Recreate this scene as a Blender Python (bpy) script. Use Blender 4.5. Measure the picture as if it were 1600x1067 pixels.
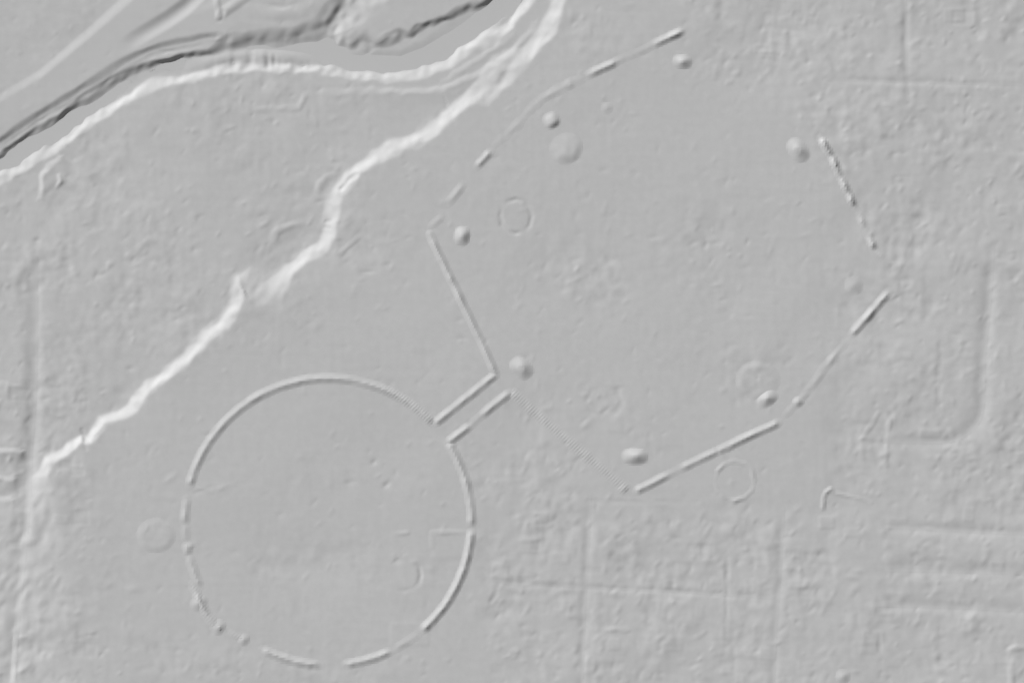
import bpy, math
import numpy as np

# ------------------------------------------------------------------ set-up
for o in list(bpy.data.objects):
    bpy.data.objects.remove(o)
scene = bpy.context.scene
COL = scene.collection
S = 0.73                                   # metres per map unit
CX, CY = 800.0, 533.5                      # map centre (map x east, map y south)

# camera: an aerial view straight down from 6 km
CAM_H = 6000.0
cam_d = bpy.data.cameras.new('camera')
cam_d.sensor_width = 36.0
cam_d.lens = 36.0 * CAM_H / (1600 * S)
cam_d.clip_start = 10.0
cam_d.clip_end = 30000.0
cam = bpy.data.objects.new('camera', cam_d)
cam.location = (0, 0, CAM_H)
COL.objects.link(cam)
scene.camera = cam

# sky and sun: low sun from the north-west under a colourless hazy sky
SUN_EL, SUN_AZ = 27.0, 315.0
w = bpy.data.worlds.new('World')
scene.world = w
w.use_nodes = True
nt = w.node_tree
bg = nt.nodes['Background']
sky = nt.nodes.new('ShaderNodeTexSky')
sky.sky_type = 'NISHITA'
sky.sun_disc = False
sky.sun_elevation = math.radians(SUN_EL)
sky.sun_rotation = math.radians(SUN_AZ)
bw = nt.nodes.new('ShaderNodeRGBToBW')
nt.links.new(sky.outputs[0], bw.inputs[0])
nt.links.new(bw.outputs[0], bg.inputs[0])
bg.inputs[1].default_value = 0.05
sd = bpy.data.lights.new('sun', 'SUN')
sd.energy = 3.6
sd.angle = math.radians(0.53)
sd.color = (1.0, 1.0, 1.0)
so = bpy.data.objects.new('sun', sd)
a, e = math.radians(SUN_AZ), math.radians(SUN_EL)
so.rotation_euler = (math.pi / 2 - e, 0, -a + math.pi)
so.location = (-800, 800, 600)
COL.objects.link(so)

scene.view_settings.view_transform = 'Standard'
scene.view_settings.look = 'None'
scene.view_settings.exposure = 0.49
scene.view_settings.gamma = 1.0
scene.view_settings.use_curve_mapping = False
scene.render.resolution_x, scene.render.resolution_y = 1024, 682

# ------------------------------------------------------------------ materials
def earth(name, v, rough=1.0, spec=0.0, grain=0.02, scale=0.12):
    m = bpy.data.materials.new(name)
    m.use_nodes = True
    t = m.node_tree
    b = t.nodes['Principled BSDF']
    b.inputs['Roughness'].default_value = rough
    b.inputs['Specular IOR Level'].default_value = spec
    tc = t.nodes.new('ShaderNodeTexCoord')
    n = t.nodes.new('ShaderNodeTexNoise')
    n.inputs['Scale'].default_value = scale
    n.inputs['Detail'].default_value = 3.0
    r = t.nodes.new('ShaderNodeMapRange')
    r.inputs['From Min'].default_value = 0.3
    r.inputs['From Max'].default_value = 0.7
    r.inputs['To Min'].default_value = v * (1 - grain)
    r.inputs['To Max'].default_value = v * (1 + grain)
    t.links.new(tc.outputs['Object'], n.inputs['Vector'])
    t.links.new(n.outputs['Fac'], r.inputs['Value'])
    t.links.new(r.outputs[0], b.inputs['Base Color'])
    return m

ALB = 0.5
M_GROUND = earth('matte_grey_earth', ALB)
M_BANK = earth('matte_grey_embankment', ALB, scale=0.15)
M_ROAD = earth('matte_grey_road', ALB, grain=0.008)
M_WATER = earth('still_grey_water', ALB, rough=0.8, spec=0.1, grain=0.006, scale=0.03)

# ------------------------------------------------------------------ height field helpers
rng = np.random.default_rng(7)
F = np.float32
STEP = 2.1

def axis(lo, hi):
    core = np.arange(lo, hi + STEP, STEP)
    g, d, out = [], STEP, 0.0
    while out < 3200:
        d *= 1.22
        out += d
        g.append(out)
    g = np.array(g)
    return np.concatenate([(core[0] - g)[::-1], core, core[-1] + g]).astype(F)

GX, GY = axis(-70, 1670), axis(-70, 1137)
X, Y = np.meshgrid(GX, GY)
NY, NX = X.shape

def noise(X, Y, wx, wy, rot=0.0, seed=0):
    r = np.random.default_rng(seed + 100)
    n = 256
    tab = r.standard_normal((n, n)).astype(F)
    if rot:
        c, s = math.cos(rot), math.sin(rot)
        X, Y = X * c + Y * s, -X * s + Y * c
    u, v = X / wx + 1000.37, Y / wy + 1000.71
    iu, iv = np.floor(u).astype(np.int32), np.floor(v).astype(np.int32)
    fu, fv = (u - iu).astype(F), (v - iv).astype(F)
    def wts(f):
        return ((1 - f) ** 3 / 6, (3 * f ** 3 - 6 * f ** 2 + 4) / 6,
                (-3 * f ** 3 + 3 * f ** 2 + 3 * f + 1) / 6, f ** 3 / 6)
    wu, wv = wts(fu), wts(fv)
    o = np.zeros_like(fu)
    for j in range(4):
        row = np.zeros_like(fu)
        for i in range(4):
            row += wu[i] * tab[(iv + j) % n, (iu + i) % n]
        o += wv[j] * row
    return o * 2.0

def near(P, X, Y, vals=None):
    """distance to an open polyline, with values interpolated along it"""
    P = np.asarray(P, float)
    best = np.full(X.shape, 1e9, F)
    bv = np.zeros(X.shape, F)
    for k in range(len(P) - 1):
        ax, ay = P[k]; bx, by = P[k + 1]
        dx, dy = bx - ax, by - ay
        L = dx * dx + dy * dy + 1e-9
        t = np.clip(((X - ax) * dx + (Y - ay) * dy) / L, 0, 1)
        d = (X - ax - t * dx) ** 2 + (Y - ay - t * dy) ** 2
        m = d < best
        best = np.where(m, d, best)
        if vals is not None:
            bv = np.where(m, vals[k] + (vals[k + 1] - vals[k]) * t, bv)
    return np.sqrt(best), bv

def inside(P, X, Y):
    P = np.asarray(P, float)
    r = np.zeros(X.shape, bool)
    n = len(P)
    for k in range(n):
        ax, ay = P[k]; bx, by = P[(k + 1) % n]
        if ay == by:
            continue
        r ^= ((ay > Y) != (by > Y)) & (X < (bx - ax) * (Y - ay) / (by - ay) + ax)
    return r

def sstep(t):
    t = np.clip(t, 0, 1)
    return t * t * (3 - 2 * t)

def ramp_t(t):
    """mostly straight slope with rounded shoulders"""
    t = np.clip(t, 0, 1)
    return 0.45 * t + 0.55 * t * t * (3 - 2 * t)

def scarp(pts, far, rise, rag=0.0, seed=61, wide=1.0):
    """pts: (x, y, width) along the foot-to-top centre line; far: points closing the upper side"""
    P = [(p[0], p[1]) for p in pts]
    wd = [p[2] for p in pts]
    d, wv = near(P, X, Y, wd)
    wv = wv * wide
    ins = inside(P + far, X, Y)
    s = np.where(ins, d, -d)
    if rag:
        s = s + rag * (1.2 * noise(X, Y, 8, 8, 0, seed) + 1.5 * noise(X, Y, 19, 19, 0, seed + 1)) * np.clip(20 / np.maximum(wv, 2), 0, 1)
        wv = wv * (1 + 0.22 * noise(X, Y, 26, 26, 0, seed + 2))
    wv = np.maximum(wv, 5)
    t = s / wv + 0.5
    return rise * ramp_t(t), t

def patch(x, y, rx, ry):
    return np.exp(-((X - x) / rx) ** 2 - ((Y - y) / ry) ** 2)

def ridge(pts, hw, h):
    """low line feature in the terrain; h negative makes a ditch"""
    P = np.asarray([(p[0], p[1]) for p in pts], float)
    m = hw + 4
    x0, x1 = np.searchsorted(GX, [P[:, 0].min() - m, P[:, 0].max() + m])
    y0, y1 = np.searchsorted(GY, [P[:, 1].min() - m, P[:, 1].max() + m])
    sl = (slice(y0, y1), slice(x0, x1))
    hv = [p[2] if len(p) > 2 else 1.0 for p in pts]
    d, k = near(P, X[sl], Y[sl], hv)
    rag = 1.0 if hw < 10 else 0.0
    d = np.abs(d + 0.6 * rag * noise(X[sl], Y[sl], 8, 8, 0, 91))
    u = np.clip(d / hw, 0, 1)
    H[sl] += h * k * (1 - u * u) ** 2 * np.clip(1.05 + 0.45 * rag * noise(X[sl], Y[sl], 10, 10, 0, 92), 0, 2.2)

def pad(x, y, wx, wy, h, soft=4.0, rot=0.0):
    m = max(wx, wy) + soft * 2
    x0, x1 = np.searchsorted(GX, [x - m, x + m])
    y0, y1 = np.searchsorted(GY, [y - m, y + m])
    sl = (slice(y0, y1), slice(x0, x1))
    dx, dy = X[sl] - x, Y[sl] - y
    c, s = math.cos(rot), math.sin(rot)
    dx, dy = dx * c + dy * s, -dx * s + dy * c
    H[sl] += h * sstep((wx / 2 - np.abs(dx)) / soft + 0.5) * sstep((wy / 2 - np.abs(dy)) / soft + 0.5)

def bump(x, y, rx, ry, h, rot=0.0):
    m = 2.6 * max(rx, ry)
    x0, x1 = np.searchsorted(GX, [x - m, x + m])
    y0, y1 = np.searchsorted(GY, [y - m, y + m])
    sl = (slice(y0, y1), slice(x0, x1))
    dx, dy = X[sl] - x, Y[sl] - y
    c, s = math.cos(rot), math.sin(rot)
    dx, dy = dx * c + dy * s, -dx * s + dy * c
    H[sl] += h * np.exp(-(dx / rx) ** 2 - (dy / ry) ** 2)

# ------------------------------------------------------------------ large relief
FARSE = [(3600, -3600), (4200, 4200), (-200, 4200)]
main_pts = [(-40, 4000, 260), (10, 1180, 200), (38, 900, 130), (48, 830, 140), (54, 788, 90), (60, 764, 36), (64, 741, 17),
            (73, 719, 14), (100, 706, 15), (118, 692, 15), (127, 685, 15), (133, 689, 14), (139, 689, 14), (147, 677, 15),
            (160, 657, 16), (185, 649, 15), (207, 636, 16), (221, 613, 15), (230, 603, 15), (250, 593, 16),
            (276, 571, 17), (312, 537, 17), (322, 522, 17), (350, 504, 17), (367, 480, 17), (370, 455, 17),
            (371, 450, 17), (374, 442, 20), (386, 444, 44), (404, 452, 62), (420, 455, 52), (434, 445, 27), (450, 422, 18),
            (475, 402, 18), (502, 387, 18), (515, 366, 20), (518, 342, 22), (520, 318, 20), (527, 301, 18),
            (538, 288, 24), (556, 268, 18), (585, 247, 17), (610, 230, 17), (645, 222, 17), (675, 202, 19),
            (712, 172, 19), (745, 146, 19), (763, 128, 20), (800, 107, 22), (825, 85, 21), (850, 55, 20),
            (868, 22, 18), (878, -40, 26), (900, -3600, 60)]
# above the split the slope runs as two steps with a bench between them
k0 = main_pts.index((745, 146, 19)); k1 = main_pts.index((825, 85, 21))
low = main_pts[:k0] + [(745, 145, 19), (758, 124, 17), (774, 106, 16), (796, 92, 22)] + main_pts[k1:]
upp = main_pts[:k0] + [(742, 150, 17), (757, 153, 18), (771, 147, 13), (784, 137, 12), (796, 124, 13), (806, 107, 16)] + main_pts[k1:]
ha, t_a = scarp(low, [(4200, -3600), (4200, 4200), (-40, 4200)], 5.0, 0.95, 61, 1.16)
hb, t_b = scarp(upp, [(4200, -3600), (4200, 4200), (-40, 4200)], 3.6, 0.95, 64, 1.16)
h_main, t_main = ha + hb, (np.clip(t_a, -1, 2) + np.clip(t_b, -1, 2)) / 2

bluff_pts = [(-3600, 2400, 30), (-60, 316, 17), (20, 265, 16), (62, 242, 15), (85, 226, 14), (120, 205, 15), (146, 188, 14), (152, 183, 11), (170, 171, 14), (212, 147, 15),
             (250, 130, 15), (287, 120, 15), (325, 113, 17), (362, 105, 21), (397, 104, 18), (437, 105, 14),
             (475, 105, 14), (512, 110, 14), (550, 118, 14), (600, 121, 14), (637, 115, 14), (662, 109, 15),
             (700, 97, 15), (725, 76, 18), (755, 62, 20), (775, 50, 18), (797, 38, 17), (812, 16, 15),
             (826, -6, 15), (850, -60, 20), (900, -3600, 60)]
h_bluff, t_bluff = scarp(bluff_pts, [(4200, -3600), (4200, 4200), (-3600, 4200)], 6.4, 1.0, 67, 1.18)

bankA_pts = [(-3600, 2360, 20), (-60, 280, 9), (0, 242, 12), (50, 207, 12), (95, 180, 12), (135, 152, 13), (175, 127, 14),
             (205, 112, 15), (237, 99, 14), (275, 90, 12), (295, 87, 11), (325, 82, 10), (348, 70, 18), (375, 64, 25),
             (400, 61, 25), (430, 60, 23), (462, 56, 21), (490, 49, 24), (506, 38, 28), (521, 18, 30), (537, -4, 30),
             (580, -60, 30), (1400, -3600, 60)]
h_bA, t_bA = scarp(bankA_pts, [(-3600, -3600)], 4.5, 0.5, 70, 1.2)
levee_pts = [(-3600, 2335, 20), (-60, 256, 9), (0, 217, 9), (37, 192, 9), (87, 160, 9), (137, 130, 10), (175, 105, 10),
             (212, 85, 11), (250, 70, 11), (287, 62, 10), (325, 55, 8), (338, 56, 12), (350, 66, 22), (375, 62, 28),
             (400, 59, 28), (430, 58, 26), (462, 54, 24), (490, 47, 26), (506, 36, 30), (521, 16, 34), (537, -6, 34),
             (580, -62, 30), (1400, -3600, 60)]
h_lev, t_lev = scarp(levee_pts, [(-3600, -3600)], 2.4, 0.2, 77, 1.1)
bankB_pts = [(700, -3600, 40), (625, -60, 40), (575, -4, 38), (545, 24, 28), (524, 43, 15), (521, 54, 12), (530, 64, 12), (545, 67, 13), (560, 62, 22), (576, 66, 24), (592, 66, 13), (606, 58, 18),
             (625, 50, 15), (640, 49, 12), (670, 36, 11), (700, 24, 12), (725, 12, 15), (762, 2, 13), (800, -30, 16), (1500, -3600, 60)]
h_bB, t_bB = scarp(bankB_pts, [], 4.2, 1.1, 73, 1.25)
road_edge = [(-3600, 2000, 20), (-60, 186, 14), (0, 152, 14), (60, 117, 13), (100, 84, 14), (140, 50, 15), (175, 19, 16), (200, -4, 17), (250, -54, 18), (3000, -3600, 40)]
h_re, t_re = scarp(road_edge, [(-3600, -3600)], -2.1 * 1.0)
fade = 0.35 + 0.65 * sstep((X + 60) / 180)
h_re = h_re * fade
soft1 = [(500, 84, 16), (540, 86, 16), (575, 83, 13), (625, 86, 16), (662, 72, 20), (700, 48, 26), (740, 16, 30), (780, -40, 30)]

def blur(A, px):
    n = max(1, int(round(px / STEP)))
    k = np.exp(-0.5 * (np.arange(-3 * n, 3 * n + 1) / n) ** 2); k /= k.sum()
    B = np.zeros_like(A)
    for i, wgt in zip(range(-3 * n, 3 * n + 1), k):
        B += wgt * np.roll(A, i, 0)
    C = np.zeros_like(A)
    for i, wgt in zip(range(-3 * n, 3 * n + 1), k):
        C += wgt * np.roll(B, i, 1)
    return C
mk = np.clip(1.6 * np.exp(-(((X - 409) / 21) ** 2 + ((Y - 453) / 25) ** 2) ** 2), 0, 1)
mk = np.maximum(mk, sstep((Y - 752) / 40) * (1 - sstep((X - 250) / 60)))
h_main = h_main * (1 - mk) + blur(h_main, 7.0) * mk
mk = np.clip(1.5 * np.exp(-((X - 562) / 32) ** 2 - ((Y - 4) / 26) ** 2), 0, 1)
h_bB = h_bB * (1 - mk) + blur(h_bB, 8.0) * mk
h_main = 0.5 * h_main + 0.5 * blur(h_main, 2.1)
h_bluff = 0.5 * h_bluff + 0.5 * blur(h_bluff, 2.1)

H = (-15.0 + h_main + h_bluff + h_bA + h_lev + h_bB + h_re).astype(F)

def step(pts, rise, wd, decay):
    """a one-sided step: rises to the right of the line and fades away behind it"""
    P = np.asarray([(p[0], p[1]) for p in pts], float)
    kv = [p[2] if len(p) > 2 else 1.0 for p in pts]
    m = wd + decay * 3.5
    x0, x1 = np.searchsorted(GX, [P[:, 0].min() - m, P[:, 0].max() + m])
    y0, y1 = np.searchsorted(GY, [P[:, 1].min() - m, P[:, 1].max() + m])
    sl = (slice(y0, y1), slice(x0, x1))
    A, B = X[sl], Y[sl]
    best = np.full(A.shape, 1e9); sg = np.zeros(A.shape); kk = np.zeros(A.shape)
    for k in range(len(P) - 1):
        dx, dy = P[k + 1] - P[k]
        L = dx * dx + dy * dy
        tr = ((A - P[k, 0]) * dx + (B - P[k, 1]) * dy) / L
        t = np.clip(tr, 0, 1)
        d = np.hypot(A - P[k, 0] - t * dx, B - P[k, 1] - t * dy)
        c = dx * (B - P[k, 1]) - dy * (A - P[k, 0])
        over = np.maximum(np.maximum(-tr, tr - 1), 0) * math.sqrt(L)
        fall = np.exp(-(over / 6.0) ** 2)
        mm = d < best
        best = np.where(mm, d, best)
        sg = np.where(mm, np.sign(c) * d, sg)
        kk = np.where(mm, (kv[k] + (kv[k + 1] - kv[k]) * t) * fall, kk)
    sg = sg + 1.2 * noise(A, B, 9, 9, 0, 81)
    H[sl] += rise * kk * ramp_t(sg / wd + 0.5) * np.exp(-np.maximum(sg, 0) / decay)

# small benches between the two slopes
step([(505, 141, .3), (550, 141, .7), (620, 142), (690, 140), (712, 131), (737, 119), (775, 99), (805, 76), (835, 36, .4)], 1.7, 11, 22)
step([(690, 128, .3), (715, 112), (745, 92), (780, 70), (800, 52, .4)], 1.1, 10, 16)
step([(735, 70, .3), (752, 54), (774, 40), (792, 22, .4)], 1.3, 9, 12)
step([(392, 480, .4), (404, 464), (418, 447), (430, 432, .4)], 2.2, 34, 55)
ridge([(127, 672, .6), (131, 684), (134, 702, .6)], 5, -0.55)
ridge([(400, 172, .4), (440, 170), (466, 168), (473, 158), (476, 146, .4)], 7, 0.55)
ridge([(533, 295), (545, 281), (556, 273, .5)], 6.5, -2.2)
ridge([(497, 298, .5), (501, 286), (509, 278), (520, 275, .4)], 8, 0.6)
ridge([(504, 304, .6), (514, 292)], 6, -0.3)
ridge([(509, 346), (516, 346)], 4, -.7); ridge([(508, 356), (516, 357)], 4, -.5)
ridge([(531, 397, .4), (546, 384), (560, 371, .3)], 6, 0.5)
ridge([(425, 378, .3), (432, 362), (455, 352), (482, 345, .3)], 9, 0.55)
ridge([(430, 390, .6), (450, 376), (480, 366, .5)], 14, -0.5)
# highway ditch, ramp, culvert
ridge([(196, 72, .1), (212, 60, .6), (232, 48, .9), (262, 30, 1.1), (285, 14, 1.2), (306, -6, 1.2), (340, -40, 1)], 15, -1.9)
ridge([(300, 10, .4), (318, 2, .8), (345, -20, 1)], 16, -0.7)
ridge([(338, -6), (339, 12), (341, 26, .8)], 7, 1.1)
ridge([(344, 24, .6), (352, 17), (376, 0, .8), (400, -18, .6)], 10.5, 1.3)
ridge([(342, 30, .5), (347, 18)], 7, -0.8)
ridge([(390, 16, .3), (430, 22, 1), (470, 18, .8), (495, 4, .3)], 14, 0.7)
ridge([(415, 8, .3), (440, 10, 1), (462, 6, .5)], 6, -0.5)
ridge([(330, 62, .5), (338, 62), (344, 60, .5)], 4, 0.5)
ridge([(10, 224, .5), (60, 190), (110, 161), (160, 131), (205, 103), (250, 82), (290, 76), (325, 68, .4)], 5, -0.35)
# far-bank foot
d, k = near([(p[0], p[1]) for p in soft1], X, Y, [p[2] for p in soft1])
soft_poly = [(p[0], p[1]) for p in soft1] + [(500, -60)]
sg = np.where(inside(soft_poly, X, Y), d, -d)
H += (1.4 * ramp_t(sg / np.maximum(k, 8) + 0.5) * sstep((X - 528) / 45) * sstep((820 - X) / 60)).astype(F)
# sunken lot by the bluff
step([(58, 306, .4), (61, 294), (64, 282), (67, 270), (74, 260), (92, 246, .5)], 2.5, 9, 22)
ridge([(88, 292, .5), (94, 284), (92, 275, .8)], 5, .8)
bump(97, 281, 6, 7, 1.0)
bump(108, 290, 8, 9, 0.5)
# shelf of broken ground under the bluff
ridge([(300, 103, .3), (330, 96, .8), (360, 88), (400, 87), (440, 89), (475, 92, .5), (500, 96, .2)], 14, 1.6)

# ------------------------------------------------------------------ streets (shallow cuttings)
STREETS = [
    ('street', [(54, 400), (54, 520), (52, 620), (46, 705), (43, 790), (33, 900), (24, 1000), (18, 1090), (8, 1240)], 9.0, -0.95),
    ('street', [(922, 770), (919, 840), (914, 930), (911, 1000), (908, 1090), (905, 1240)], 5.5, -0.42),
    ('street', [(770, 906), (800, 912), (850, 913), (925, 917), (1000, 921), (1080, 925), (1210, 934)], 4.0, -0.32),
    ('street', [(1224, 790), (1219, 880), (1212, 980), (1207, 1090), (1200, 1240)], 5.5, -0.42),
    ('street', [(1372, 822), (1440, 825), (1520, 829), (1700, 836)], 7.0, -0.75),
    ('street', [(1384, 888), (1450, 889), (1530, 891), (1700, 896)], 10.0, -0.95),
    ('street', [(1362, 944), (1440, 945), (1520, 948), (1700, 958)], 8.5, -0.75),
    ('street', [(1550, 385), (1545, 470), (1536, 560), (1534, 635), (1526, 660), (1506, 679), (1480, 688), (1430, 689), (1380, 688)], 9.0, -1.0),
    ('street', [(1410, -80), (1415, 30), (1416, 120), (1418, 160)], 4.5, -0.4),
    ('street', [(1290, 125), (1350, 126), (1412, 128), (1520, 131), (1600, 133)], 4.0, -0.34),
]
def street_cut(pts, hw, dep):
    P = np.asarray(pts, float)
    m = hw * 2.4 + 4
    x0, x1 = np.searchsorted(GX, [P[:, 0].min() - m, P[:, 0].max() + m])
    y0, y1 = np.searchsorted(GY, [P[:, 1].min() - m, P[:, 1].max() + m])
    sl = (slice(y0, y1), slice(x0, x1))
    n = len(P)
    k = [0.2] + [1.0] * (n - 2) + [0.2]
    d, kv = near(P, X[sl], Y[sl], k)
    f = np.exp(-(d / (hw * 1.25)) ** 2)
    H[sl] += dep * 1.5 * kv * f * (1 + 0.2 * noise(X[sl], Y[sl], 30, 30, 0, 41))
    return sl, f

# ------------------------------------------------------------------ micro relief
rough = 0.19 + 0 * X
rough += 0.85 * sstep((X - 1250) / 120) * (1 - 0.3 * patch(1300, 560, 120, 170))
rough += 0.8 * sstep((Y - 770) / 60) * sstep((X - 735) / 60) * (1 - sstep((X - 1250) / 80))
rough += 0.75 * sstep((X - 1040) / 80) * (1 - sstep((Y - 60 - (X - 1050) * 0.55) / 50)) * (1 - sstep((X - 1260) / 90))
rough += 0.5 * (1 - sstep((X - 90) / 110)) * sstep((Y - 330) / 100)
rough += 0.42 * (1 - sstep((X - 420) / 160)) * sstep((Y - 140) / 40) * (1 - sstep((Y - X * -0.75 - 760) / 60))
rough += 0.3 * (1 - sstep((X - 140) / 80)) * sstep((Y - 950) / 40)
for (x, y, rx, ry, v) in [(935, 430, 70, 48, .55), (1105, 375, 55, 40, .4), (1125, 455, 45, 38, .35), (1190, 395, 30, 40, .4),
                          (945, 630, 60, 40, .4), (850, 620, 60, 40, .35), (1040, 690, 50, 30, .2), (800, 760, 60, 50, .35),
                          (860, 720, 70, 50, .4), (880, 760, 80, 40, .35), (560, 390, 70, 45, .3), (520, 330, 40, 50, .5),
                          (500, 880, 110, 30, .3), (560, 720, 90, 50, .2), (250, 1030, 130, 30, .35), (1390, 440, 70, 60, .2),
                          (200, 420, 120, 90, .2), (1180, 590, 70, 40, .3), (1300, 600, 60, 80, -.1), (450, 1055, 200, 22, .35),
                          (600, 260, 60, 40, .2), (900, 60, 70, 60, .25), (110, 20, 140, 90, .15), (360, 150, 160, 26, .5), (430, 140, 120, 22, .35)]:
    rough += 1.45 * v * patch(x, y, rx, ry)
t_chan = np.clip(t_bluff, 0, 1)
rough *= np.where((t_bluff < 0.3) & (t_bA < 0.3), 0.15, 1.0)
on_road = (t_lev > 0.9) & (t_re < 0.1)
rough *= np.where(on_road, 0.2, 1.0)
rough = np.clip(blur(rough, 11.0) * 0.88, 0.05, 0.9).astype(F)

N = (0.120 * noise(X, Y, 9, 9, 0, 1) + 0.24 * noise(X, Y, 20, 20, 0, 2) + 0.055 * noise(X, Y, 5.2, 5.2, 0, 3)
     + 0.055 * noise(X, Y, 7, 24, 0.05, 4) + 0.05 * noise(X, Y, 24, 7, 0.04, 5)
     + 0.13 * noise(X, Y, 8, 22, -0.70, 11) + 0.09 * noise(X, Y, 6.5, 15, -0.45, 12))
gate = 0.5 + 0.95 * sstep(noise(X, Y, 34, 34, 0, 6) * 0.6 + 0.35)
H += (N * rough * gate * 1.15).astype(F)
# broad undulation, and the fine weave of a survey grid
H += (0.55 * noise(X, Y, 95, 95, 0, 7) + 0.28 * noise(X, Y, 48, 48, 0, 8)).astype(F) * np.clip(rough * 1.4 + 0.25, 0, 1)
H += (0.014 * noise(X, Y, 4.4, 40, 0, 9) + 0.014 * noise(X, Y, 40, 4.4, 0, 10)).astype(F)
# ragged slopes
for t, amp in ((t_main, 1.0), (t_bluff, 1.3), (t_bA, 1.3), (t_bB, 2.2)):
    band = np.clip(1 - np.abs(t - 0.5) * 1.7, 0, 1)
    H += (amp * band * (0.32 * noise(X, Y, 7, 11, 0.6, 21) + 0.25 * noise(X, Y, 14, 14, 0, 22))).astype(F)
band = np.clip(1 - np.abs(t_bluff - 0.25) * 1.2, 0, 1) * patch(430, 90, 75, 40)
H += (0.9 * band * noise(X, Y, 5.0, 26, 0, 23)).astype(F)

def zone(n, x0, x1, y0, y1, ok=None):
    out = []
    while len(out) < n:
        x, y = rng.uniform(x0, x1), rng.uniform(y0, y1)
        if ok is None or ok(x, y):
            out.append((x, y))
    return out
east = lambda x, y: x > 1400 or y < 190 or y > 690
for (x, y) in zone(95, 1290, 1640, -20, 1090, east) + zone(95, 760, 1290, 800, 1090) + zone(28, 1110, 1300, -20, 120) + zone(26, -20, 150, 420, 1090):
    pad(x, y, rng.uniform(10, 34), rng.uniform(8, 24), rng.choice([-1, 1]) * rng.uniform(0.12, 0.34), rng.uniform(5, 9), rng.normal(0.04, 0.05))
for (x, y) in zone(130, 1290, 1640, -20, 1090, east) + zone(110, 760, 1290, 790, 1090) + zone(60, 1080, 1320, -20, 150) + zone(36, -20, 150, 380, 1090) + zone(60, 30, 560, 180, 520) + zone(40, 780, 1240, 180, 700):
    r = rng.uniform(3.5, 7)
    hh = rng.choice([-.6, 1]) * rng.uniform(0.12, 0.42)
    if 780 < x < 1260 and 160 < y < 720: hh *= 0.5
    bump(x, y, r, r * rng.uniform(0.8, 2.0), hh, rng.uniform(0.2, 1.2))

# fine scatter of clods and hollows everywhere
for (x, y) in zone(2600, -40, 1640, -40, 1107):
    i = min(np.searchsorted(GX, x), NX - 1); j = min(np.searchsorted(GY, y), NY - 1)
    q = float(rough[j, i])
    if rng.random() > 0.25 + q:
        continue
    r = rng.uniform(2.6, 4.4)
    bump(x, y, r, r * rng.uniform(1.0, 2.4), rng.choice([-1, 1]) * rng.uniform(0.12, 0.42) * (0.5 + 0.7 * q), rng.normal(0.75, 0.5))

for (nm, pts, hw, dep) in STREETS:
    street_cut(pts, hw, dep)

# particular marks
step([(16, 1100), (24, 1010), (34, 920), (46, 810, .8), (50, 770, .3)], 1.3, 14, 30)
step([(60, 700, .3), (62, 620, .8), (62, 500, .8), (60, 420, .3)], .6, 10, 20)
ridge([(24, 985, .3), (25, 1000), (22, 1067), (20, 1130)], 5, 0.8)
ridge([(26, 996), (40, 995, .3)], 5, 0.5)
for (x0, x1, y, h) in ((-30, 31, 704, 1.0), (-30, 20, 746, .7), (-30, 17, 779, .7), (-30, 22, 600, .3)):
    step([(x0, y), (x1, y)], h * 2.6, 9, 11)
ridge([(24, 622), (27, 637)], 6, 0.5)
ridge([(137, 322, .3), (144, 318), (150, 305, .4)], 7, 0.5)
ridge([(200, 403, .5), (215, 390), (233, 376, .4)], 9, 0.75)
ridge([(160, 425, .4), (170, 414), (176, 409, .4)], 7, 0.4)
bump(57, 375, 5, 4, -0.8)
bump(203, 576, 6, 4, -0.6)
ridge([(310, 762, .4), (330, 768), (345, 763), (366, 754, .6)], 6, 0.45)
ridge([(305, 770, .6), (330, 762, .6)], 6, -0.35)
bump(584, 722, 5, 4, -0.7, -0.6); bump(604, 757, 6, 4, -0.8, -0.7); bump(618, 739, 4, 6, -.35)
bump(470, 713, 8, 6, .35)
bump(208, 920, 10, 6, 0.5)
ridge([(138, 992), (150, 991)], 6, -0.6)
bump(723, 528, 7, 5, -0.55); bump(575, 425, 9, 3, -0.5); bump(718, 500, 6, 4, -.4); bump(720, 533, 4, 3, .3)
bump(1021, 371, 8, 4, -0.4)
def ring_line(x, y, rx_, ry_, hs):
    n = len(hs)
    return [(x + rx_ * math.cos(2 * math.pi * k / n), y + ry_ * math.sin(2 * math.pi * k / n), hs[k % n]) for k in range(n + 1)]
ridge(ring_line(806, 338, 25, 27, [1, .7, .2, .9, .4, .8, .6, .1, .5, .9, .4, 1]), 5.5, -0.65)
ridge(ring_line(633, 898, 25, 25, [1, .8, .7, .9, .1, 0, .1, .8, .9, .1, .3, .8]), 6, -0.7)
ridge(ring_line(944, 627, 28, 24, [.8, .7, .1, .5, .7, .4, .1, .7]), 6, -0.35)
bump(900, 337, 5, 7, -.35); bump(943, 332, 6, 6, .3); bump(870, 375, 9, 9, .2)
bump(648, 877, 6, 4, .4); bump(672, 888, 8, 5, .35)
pad(712, 852, 74, 42, 0.28, 12)
ridge([(675, 853, .3), (675, 832), (700, 831), (728, 831, .7)], 6, 0.4)
pad(640, 990, 60, 36, 0.3, 8)
ridge([(612, 834, .5), (636, 832)], 6, .35)
ridge([(1374, 990, .3), (1376, 1020), (1376, 1060, .4)], 6, -.5)
ridge([(1580, 1070), (1580, 1014), (1610, 1010)], 8, .6)
ridge([(1468, 560, .5), (1467, 600), (1466, 645, .6)], 7, -0.4)
ridge([(1345, 688, .4), (1358, 668), (1372, 646, .6)], 6, 0.5)
ridge([(1345, 684), (1375, 686, .6)], 5, 0.45)
ridge([(1346, 694), (1348, 722, .3)], 5, 0.4)
ridge([(1385, 650, .5), (1390, 655), (1386, 690, .6), (1384, 735, .3)], 6, 0.5)
ridge([(775, 925, .4), (783, 913), (810, 908), (838, 902, .6)], 9, -0.45)
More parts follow.
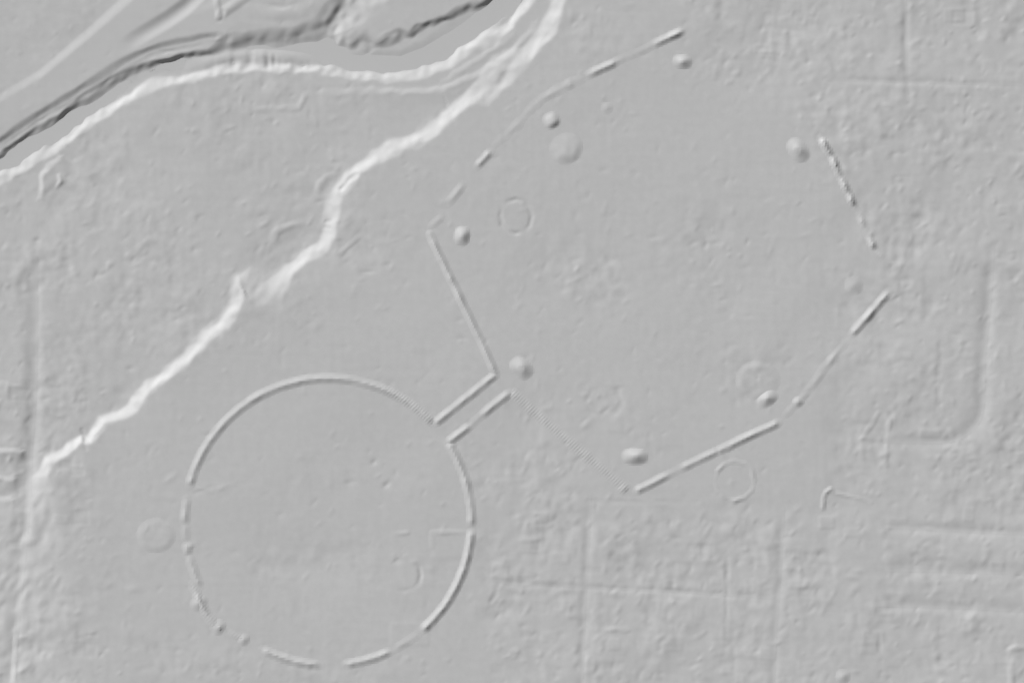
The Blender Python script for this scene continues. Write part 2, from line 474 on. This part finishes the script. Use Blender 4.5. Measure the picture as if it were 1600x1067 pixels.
ridge([(768, 938), (776, 926, .8)], 7, -0.4)
ridge([(985, 866, .7), (988, 856), (990, 848, .5)], 6, .5)
ridge([(935, 984, .5), (960, 983), (982, 984, .5)], 7, .45)
ridge([(960, 1055, .4), (972, 1046), (976, 1038)], 8, .5)
ridge([(1136, 870, .4), (1137, 915), (1134, 1000, .5)], 6, -.38)
ridge([(920, 782, .5), (1000, 784), (1090, 784, .5)], 6, -.28)
bump(1043, 958, 4, 9, -.5); bump(1030, 945, 4, 9, .4)
bump(1414, 36, 6, 9, -.5); bump(1402, 36, 9, 8, .45); bump(1405, 92, 5, 12, .4); bump(1412, 63, 4, 8, -.4)
bump(1543, 380, 9, 9, .55); bump(1548, 392, 4, 6, -.3)
bump(1516, 95, 6, 6, .5)
bump(1443, 384, 4, 8, -.45)
bump(1542, 860, 7, 7, .55); bump(1425, 858, 10, 8, .5); bump(1432, 868, 9, 5, -.4); bump(1390, 850, 7, 8, .4); bump(1465, 875, 20, 5, -.3)
bump(1573, 710, 4, 8, -.3)
bump(1062, 10, 20, 12, .2); bump(1170, 75, 10, 16, .5); bump(1195, 60, 12, 20, -.3); bump(1145, 90, 16, 10, .35)
bump(893, 24, 5, 9, .4); bump(922, 48, 4, 12, .35)

def ground(x, y):
    """height of the terrain mesh at map points"""
    i = np.clip(np.searchsorted(GX, x) - 1, 0, NX - 2)
    j = np.clip(np.searchsorted(GY, y) - 1, 0, NY - 2)
    u = (x - GX[i]) / (GX[i + 1] - GX[i]); v = (y - GY[j]) / (GY[j + 1] - GY[j])
    return (H[j, i] * (1 - u) * (1 - v) + H[j, i + 1] * u * (1 - v) + H[j + 1, i] * (1 - u) * v + H[j + 1, i + 1] * u * v)

# ------------------------------------------------------------------ mesh building
def world(x, y, z):
    return np.stack([(x - CX) * S, (CY - y) * S, z * S], -1).astype(F)

def mesh_obj(name, co, faces, mat, parent=None, normals=None):
    me = bpy.data.meshes.new(name)
    nv, nf = len(co), len(faces)
    k = faces.shape[1]
    me.vertices.add(nv); me.vertices.foreach_set('co', co.astype(F).ravel())
    me.loops.add(nf * k); me.loops.foreach_set('vertex_index', faces.astype(np.int32).ravel())
    me.polygons.add(nf)
    me.polygons.foreach_set('loop_start', np.arange(0, nf * k, k, dtype=np.int32))
    me.update(calc_edges=True)
    me.polygons.foreach_set('use_smooth', np.ones(nf, bool))
    me.materials.append(mat)
    if normals is not None:
        me.normals_split_custom_set_from_vertices(normals.astype(F).tolist())
    o = bpy.data.objects.new(name, me)
    COL.objects.link(o)
    if parent:
        o.parent = parent
    return o

def tag(o, label=None, category=None, group=None, kind=None):
    if label: o['label'] = label
    if category: o['category'] = category
    if group: o['group'] = group
    if kind: o['kind'] = kind
    return o

# terrain sheet, cut along its natural borders into named pieces with shared normals
gxw, gyw = (GX - CX) * S, (CY - GY) * S
dzx = np.gradient(H * S, gxw, axis=1)
dzy = np.gradient(H * S, gyw, axis=0)
NRM = np.stack([-dzx, -dzy, np.ones_like(dzx)], -1)
NRM /= np.linalg.norm(NRM, axis=-1, keepdims=True)
CO = world(X, Y, H)
fm = lambda A: (A[:-1, :-1] + A[1:, :-1] + A[:-1, 1:] + A[1:, 1:]) / 4
tm, tb, ta, tl, tB, tr = map(fm, (t_main, t_bluff, t_bA, t_lev, t_bB, t_re))
region = np.zeros(tm.shape, np.int32)
region[(tm > 0.02) & (tm < 0.98)] = 1
region[(tb > 0.02) & (tb < 0.98) & (region == 0)] = 2
region[(((ta > 0.02) & (ta < 0.98)) | ((tB > 0.02) & (tB < 0.98))) & (region == 0)] = 3
region[(tl > 1.0) & (tr < 0.0) & (region == 0) & (fm(X) < 330)] = 4
idx = np.arange(NY * NX).reshape(NY, NX)
QUAD = np.stack([idx[:-1, :-1], idx[1:, :-1], idx[1:, 1:], idx[:-1, 1:]], -1)
names = [('ground', 'flat grey ground of the terrace, floodplain and town lots', M_GROUND),
         ('terrace_scarp', 'bright winding slope dropping from the terrace to the floodplain', M_GROUND),
         ('river_bluff', 'bright ragged slope above the river channel', M_GROUND),
         ('river_bank', 'dark steep bank on the far side of the river', M_GROUND),
         ('highway', 'smooth wide raised roadway crossing the upper left corner', M_ROAD)]
for r, (nm, lab, mat) in enumerate(names):
    q = QUAD[region == r]
    used, inv = np.unique(q, return_inverse=True)
    o = mesh_obj(nm, CO.reshape(-1, 3)[used], inv.reshape(-1, 4), mat, normals=NRM.reshape(-1, 3)[used])
    tag(o, lab, kind='structure')

# river: a flat sheet lying in the channel
rx = np.array([(-3600, 2380), (-60, 298), (10, 256), (60, 222), (110, 192), (150, 166), (200, 136), (250, 113), (300, 101), (350, 90), (400, 86),
               (460, 86), (510, 84), (560, 98), (620, 102), (665, 92), (710, 68), (745, 42), (780, 10), (805, -30), (860, -400), (880, -3600)], float)
rw = np.array([40, 20, 18, 17, 16, 16, 15, 14, 14, 15, 18, 24, 30, 22, 18, 18, 22, 26, 26, 26, 40, 60], float)
tg = np.gradient(rx, axis=0); tg /= np.linalg.norm(tg, axis=1, keepdims=True)
nn = np.stack([-tg[:, 1], tg[:, 0]], 1)
L, R = rx + nn * rw[:, None], rx - nn * rw[:, None]
rows = np.stack([R, (R + rx) / 2, rx, (L + rx) / 2, L], 1)
nr = len(rx)
ii = np.arange(nr * 5).reshape(nr, 5)
fq = np.stack([ii[:-1, :-1], ii[1:, :-1], ii[1:, 1:], ii[:-1, 1:]], -1).reshape(-1, 4)
ro = mesh_obj('river', world(rows[..., 0].ravel(), rows[..., 1].ravel(), np.full(nr * 5, -14.65)), fq, M_WATER)
tag(ro, 'flat grey river running in the channel below the bright bluff', kind='structure')

def resample(P, step):
    P = np.asarray(P, float)
    # Catmull-Rom through the points
    Q = np.vstack([2 * P[0] - P[1], P, 2 * P[-1] - P[-2]])
    out = []
    for k in range(1, len(Q) - 2):
        p0, p1, p2, p3 = Q[k - 1:k + 3]
        n = max(2, int(np.linalg.norm(p2 - p1) / step))
        t = np.linspace(0, 1, n, endpoint=False)[:, None]
        out.append(0.5 * (2 * p1 + (p2 - p0) * t + (2 * p0 - 5 * p1 + 4 * p2 - p3) * t ** 2 + (3 * p1 - p0 - 3 * p2 + p3) * t ** 3))
    out.append(P[-1:])
    return np.vstack(out)

LAB_ST = ['narrow street running down the left edge below the bright slope', 'street dividing the lower middle lots, west of the long cross street',
          'cross street between two long straight streets in the lower middle', 'long straight street running down at the lower right of centre',
          'upper of the three streets running off the lower right edge', 'middle of the three streets running off the lower right edge',
          'lower of the three streets running off the lower right edge', 'street curving round a corner near the right edge',
          'short street running down from the top right edge', 'street crossing below the top right lots']
for (nm, pts, hw, dep), lab in zip(STREETS, LAB_ST):
    P = resample(pts, 3.0)
    tg = np.gradient(P, axis=0); tg /= np.linalg.norm(tg, axis=1, keepdims=True)
    nn = np.stack([-tg[:, 1], tg[:, 0]], 1)
    ks = np.linspace(-1, 1, 5) * hw * 0.5
    R = P[:, None, :] + nn[:, None, :] * ks[None, :, None]
    x, y = R[..., 0].ravel(), R[..., 1].ravel()
    z = ground(x, y) + 0.05
    n = len(P)
    ii = np.arange(n * 5).reshape(n, 5)
    fq = np.stack([ii[:-1, :-1], ii[:-1, 1:], ii[1:, 1:], ii[1:, :-1]], -1).reshape(-1, 4)
    o = mesh_obj(nm, world(x, y, z), fq, M_ROAD)
    if o.data.polygons[0].normal.z < 0:
        o.data.flip_normals()
    tag(o, lab, kind='structure')

# ------------------------------------------------------------------ earthworks
CELL, SUB = 3.4, 3
def earthwork(name, prof, bbox, parent=None, cell=CELL, stipple=None):
    """a raised body of earth lying on the ground; prof(x, y) gives its height, sampled on a survey lattice"""
    x0, y0, x1, y1 = bbox
    lx = np.arange(math.floor(x0 / cell), math.ceil(x1 / cell) + 1) * cell
    ly = np.arange(math.floor(y0 / cell), math.ceil(y1 / cell) + 1) * cell
    A, B = np.meshgrid(lx, ly)
    Pz = np.maximum(prof(A, B), 0)
    Pz *= 1 + 0.09 * noise(A, B, 7, 7, 0, 31) + 0.08 * noise(A, B, 17, 17, 0, 32)
    sub = SUB
    fx = np.linspace(lx[0], lx[-1], (len(lx) - 1) * sub + 1)
    fy = np.linspace(ly[0], ly[-1], (len(ly) - 1) * sub + 1)
    U, V = np.meshgrid(fx, fy)
    gi = np.minimum(((U - lx[0]) / cell + 1e-6).astype(int), len(lx) - 2)
    gj = np.minimum(((V - ly[0]) / cell + 1e-6).astype(int), len(ly) - 2)
    u = (U - lx[gi]) / cell; v = (V - ly[gj]) / cell
    us, vs = 0.5 * u + 0.5 * sstep(u), 0.5 * v + 0.5 * sstep(v)
    us, vs = u, v
    Z = (Pz[gj, gi] * (1 - us) * (1 - vs) + Pz[gj, gi + 1] * us * (1 - vs) + Pz[gj + 1, gi] * (1 - us) * vs + Pz[gj + 1, gi + 1] * us * vs)
    if stipple:
        env = np.clip(Z / 0.6, 0, 1) * stipple(U, V)
        Z = Z + env * 0.30 * np.sin(2 * math.pi * U / 6.4) * np.sin(2 * math.pi * V / 6.4)
    keep_v = Z > 0.02
    kf = keep_v[:-1, :-1] | keep_v[1:, :-1] | keep_v[:-1, 1:] | keep_v[1:, 1:]
    idx = np.arange(U.size).reshape(U.shape)
    q = np.stack([idx[:-1, :-1], idx[1:, :-1], idx[1:, 1:], idx[:-1, 1:]], -1)[kf]
    z = ground(U.ravel(), V.ravel()) + np.where(keep_v, Z - 0.015, -0.12).ravel()
    used, inv = np.unique(q, return_inverse=True)
    co = world(U.ravel()[used], V.ravel()[used], z[used])
    return mesh_obj(name, co, inv.reshape(-1, 4), M_BANK, parent)

def wall_prof(pts, hw, jit=0.2):
    """pts: (x, y, height)"""
    P = [(p[0], p[1]) for p in pts]
    hv = [p[2] * (0.28 + 0.98 * p[2]) for p in pts]
    def f(A, B):
        d, h = near(P, A, B, hv)
        u = np.clip(np.abs(d + jit * noise(A, B, 9, 9, 0, 93)) / hw, 0, 1)
        z = h * (1 - u) ** 1.25
        return z
    xs = [p[0] for p in pts]; ys = [p[1] for p in pts]
    m = hw + 3
    return f, (min(xs) - m, min(ys) - m, max(xs) + m, max(ys) + m)

def mound_prof(x, y, rx, ry, h, rot=0.0, power=2.0, flat=0.0, skew=0.0):
    def f(A, B):
        dx, dy = A - x, B - y
        c, s = math.cos(rot), math.sin(rot)
        dx, dy = dx * c + dy * s, -dx * s + dy * c
        pw = 2.0 if flat >= 0.35 else 2.5
        u = (np.abs(dx / rx) ** pw + np.abs(dy / ry) ** pw) ** (1 / pw)
        u = np.sqrt(u * u + 0.02) - 0.02
        u = np.clip((u - flat) / (1 - flat), 0, 1)
        z = 1.36 * h * (1 - u) ** 1.2 if flat < 0.5 and not skew else h * (1 - u * u) ** 2
        return z * np.clip(1 + skew * ((A - x) * 0.75 + (B - y) * 0.65) / rx, 0, 3)
    rx, ry = rx * 1.05, ry * 1.05
    m = max(rx, ry) + 3
    return f, (x - m, y - m, x + m, y + m)

# the great ring: arcs of bank parented to one thing
RCX, RCY, RR = 513.0, 815.0, 224.0
def arc(a0, a1, h0, n=None, taper=5.0, var=None):
    n = n or max(4, int(abs(a1 - a0) / 2.2))
    out = []
    for k in range(n + 1):
        t = k / n
        a = math.radians(a0 + (a1 - a0) * t)
        L = abs(a1 - a0) * RR * math.pi / 180
        s = min(t, 1 - t) * L
        h = h0 * (0.25 + 0.75 * min(1, s / taper))
        if var: h *= var(a0 + (a1 - a0) * t)
        out.append((RCX + RR * math.cos(a), RCY + RR * math.sin(a), h))
    return out

def empty(name, x, y, label, cat, group=None):
    o = bpy.data.objects.new(name, None)
    o.empty_display_size = 5
    g = float(ground(np.array([x]), np.array([y]))[0])
    o.location = ((x - CX) * S, (CY - y) * S, 0)
    COL.objects.link(o)
    tag(o, label, cat, group)
    return o

ring = bpy.data.objects.new('circular_embankment', None)
COL.objects.link(ring)
tag(ring, 'great circular grey earth bank with an opening at its upper right', 'embankment')
ARCS = [(-43.5, -165.5, 1.05), (-170.5, -180.5, 1.0), (-181, -187.5, .45), (-188.5, -193, .9), (-193.5, -207, .75),
        (117.5, 93.0, 1.05), (83.2, 64.2, 1.15), (63.5, 50.5, .5), (49.2, 3.2, 1.35), (1.8, -33.5, 1.1)]
for (a0, a1, h) in ARCS:
    f, bb = wall_prof(arc(a0, a1, h + .2), 8.5)
    st = (lambda U, V: sstep((U - 575) / 60) * sstep((720 - V) / 20)) if a0 == -43.5 else None
    earthwork('bank_segment', f, bb, ring, stipple=st)
# ragged lower left stretch
f, bb = wall_prof([(301, 913, .6), (307, 925, 1.0), (311, 937, 1.7), (317, 948, 1.6), (325, 962, 1.0), (336, 975, 1.2), (343, 981, 1.7), (348, 984, .3)], 9.0)
earthwork('bank_segment', f, bb, ring, stipple=lambda U, V: 0.5)
f, bb = wall_prof([(362, 988, .3), (374, 995, .6), (382, 999, 1.1), (387, 1002, .2)], 7.0)
earthwork('bank_segment', f, bb, ring, stipple=lambda U, V: 1.0)

LUMPS = [(311, 941, 12, 2.0), (341, 979, 11, 2.1), (381, 999, 8.5, 1.4), (294, 855, 8, 1.1)]
for (x, y, r, h) in LUMPS:
    f, bb = mound_prof(x, y, r, r * 1.15, h, .6)
    earthwork('bank_knob', f, bb, ring)

WALLS = [
    ('long straight earth wall on the upper side of the avenue leaving the ring', [(680, 661, .4), (684, 658, 1.3), (720, 629, 1.25), (760, 597, 1.25), (771, 588, 1.2), (775, 585, .8)], 8),
    ('straight earth wall with a dip, on the lower side of the avenue', [(700, 691, .5), (704, 688, 1.25), (729, 669, 1.3), (735, 664, .6), (750, 651, .6), (757, 645, 1.25), (792, 617, 1.35), (798, 613, .6)], 8),
    ('thin straight earth wall rising to the upper left from the head of the avenue', [(774, 582, 1.0), (770, 574, 1.3), (752, 534, 1.3), (720, 468, 1.3), (690, 405, 1.3), (677, 378, 1.3), (672, 366, .8)], 8),
    ('faint stippled earth wall running from the avenue to the lower right', [(803, 616, .9), (825, 635, .9), (860, 665, .85), (905, 703, .8), (917, 713, 1.1), (930, 724, .7), (965, 753, .8), (976, 763, 1.0), (981, 767, .3)], 10.5),
    ('long bright earth wall on the lower right side of the large enclosure', [(993, 768, .5), (998, 765, 1.4), (1040, 744, 1.35), (1047, 740, .8), (1060, 734, .45), (1072, 728, 1.15), (1118, 706, 1.25), (1121, 705, 1.05), (1125, 703, 1.4), (1180, 677, 1.5), (1211, 663, 1.4), (1217, 660, .5)], 8),
    ('faint low earth wall between the small round knob and the bright straight wall at right', [(1228, 648, .4), (1236, 639, .5), (1254, 620, .55), (1273, 597, .55), (1284, 583, .45), (1292, 571, .75), (1304, 556, .6), (1325, 530, .35)], 8),
    ('short bright straight earth wall at the right end of the large enclosure', [(1331, 522, .5), (1335, 518, 1.4), (1360, 490, 1.5), (1384, 462, 1.4), (1389, 456, .5)], 8),
    ('broken beaded earth wall sloping down at the upper right of the enclosure', [(1282, 216, 0.68), (1286, 222, 2.03), (1293, 234, 1.76), (1299, 244, 0.94), (1304, 255, 2.03), (1309, 266, 1.49), (1313, 277, 0.81), (1320, 290, 2.03), (1326, 302, 1.22), (1330, 312, 1.89), (1335, 322, 0.68), (1343, 338, 0.68), (1347, 346, 1.35), (1352, 356, 0.41), (1357, 370, 0.54), (1363, 382, 1.82), (1367, 390, 0.54), (1377, 400, 0.94), (1388, 412, 0.54)], 7.5),
    ('earth wall at the top with two bright raised lengths and a faint stretch between', [(915, 120, .3), (922, 116, 1.0), (930, 112, 1.5), (956, 101, 1.6), (962, 97, .8), (975, 91, .45), (1000, 81, .45), (1020, 71, .6), (1028, 67, 1.3), (1058, 53, 1.7), (1066, 49, 1.0), (1069, 47, .3)], 8),
    ('faint worn earth wall curving along the upper left of the enclosure', [(775, 226, .25), (797, 206, .45), (812, 190, .55), (832, 166, .6), (848, 154, .55), (868, 143, .7), (890, 131, .8), (896, 127, .4), (908, 122, .5), (914, 120, .3)], 9),
    ('short bright earth wall alone left of the paired mounds', [(745, 261, .4), (750, 255, 1.4), (762, 242, 1.4), (767, 237, .4)], 7.5),
    ('short faint length of earth wall above the left tip of the enclosure', [(699, 320, .3), (706, 311, .85), (718, 296, .8), (724, 288, .3)], 8),
    ('tiny faint length of earth wall at the left tip of the enclosure', [(672, 354, .3), (678, 350, .7), (687, 342, .7), (691, 338, .2)], 7),
]
for (lab, pts, hw) in WALLS:
    worn = 'worn' in lab or 'low earth wall' in lab
    f, bb = wall_prof([(p[0], p[1], p[2] * 1.0) for p in pts] if worn else pts, hw, 1.2 if worn else 0.2)
    if worn:
        f1 = f
        f = lambda A, B: f1(A, B) * np.clip(1 + 0.5 * noise(A, B, 12, 12, 0, 95), 0.15, 2)
    st = (lambda U, V: 1.0) if 'stippled' in lab else ((lambda U, V: 0.3) if 'beaded' in lab else None)
    tag(earthwork('embankment', f, bb, stipple=st, cell=2.3 if 'thin straight' in lab else CELL), lab, 'embankment', 'walls of the large enclosure')

MOUNDS = [
    ('small steep oblong mound near the top, below the upper bright wall', 1066, 97, 15, 11, 2.6, .15, 2.0, .1),
    ('round steep mound above the broad low mound at upper left', 861, 188, 13.5, 13.5, 2.6, -.5, 2.0, .1),
    ('broad low flat topped mound below a steep round mound at upper left', 884, 232, 27, 24, 1.5, -.5, 1.6, .35),
    ('steep mound beside the upper end of the beaded wall', 1247, 235, 20, 14, 2.5, .9, 2.0, .3),
    ('tall narrow mound inside the left tip of the enclosure', 722, 369, 12, 15, 2.9, .1, 2.0, .1),
    ('mound at the head of the avenue', 815, 575, 19, 14.5, 2.5, .75, 2.0, .3),
    ('wide flat oblong mound inside the lower corner of the enclosure', 992, 713, 20, 12.5, 2.7, .03, 2.0, .2),
    ('tilted oblong mound at the end of the long bright wall', 1199, 622, 17, 12, 3.0, -.65, 2.0, .1),
    ('small pointed knob between the tilted mound and the faint wall', 1247, 628, 9.5, 8, 1.9, -.6, 2.0, 0),
    ('faint low mound near the right end of the enclosure', 1334, 446, 14, 14, 1.0, 0, 1.8, .1),
    ('tiny faint bump right of the round steep mound', 948, 169, 9, 9, .75, 0, 2.0, 0),
    ('faint low flat topped mound left of the great circle', 244, 836, 30, 27, .75, 0, 1.6, .6),
    ('faint low round platform touching the tilted oblong mound', 1184, 594, 34, 30, .85, 0, 1.6, .62),
    ('small bright mound at the very bottom right of centre', 1317, 1056, 11, 11, 1.6, .3, 2.0, 0),
]
for (lab, x, y, rx_, ry_, h, rot, pw, fl) in MOUNDS:
    f, bb = mound_prof(x, y, rx_, ry_, h, rot, pw, fl, 0.75 if 'broad' in lab else 0.0)
    tag(earthwork('earth_mound', f, bb), lab, 'mound', 'mounds of the enclosure' if y < 1000 else None)

def ring_pts(x, y, r, hs, ry=None):
    n = len(hs)
    return [(x + r * math.cos(2 * math.pi * k / n), y + (ry or r) * math.sin(2 * math.pi * k / n), hs[k % n]) for k in range(n + 1)]
LOWS = [
    ('faint thin ring of earth below the long bright wall', ring_pts(1148, 751, 31, [.5, .5, .35, .5, .4, .2, .3, .6, .55, .4, .45, .4]), 5.5, 'low ring'),
    ('thin bent ridge of earth right of the faint thin ring', [(1286, 793, .5), (1287, 778, .7), (1291, 769, .75), (1298, 764, .6), (1303, 770, .25), (1330, 776, .35), (1348, 780, .25), (1362, 785, .1)], 5.5, 'ridge'),
]
for (lab, pts, hw, cat) in LOWS:
    f0, bb = wall_prof([(p[0], p[1], p[2] + .18) for p in pts], hw)
    f = lambda A, B: f0(A, B) * np.clip(1 + 0.5 * noise(A, B, 9, 9, 0, 51), 0.2, 2)
    tag(earthwork('low_ring' if cat == 'low ring' else 'low_ridge', f, bb), lab, cat)
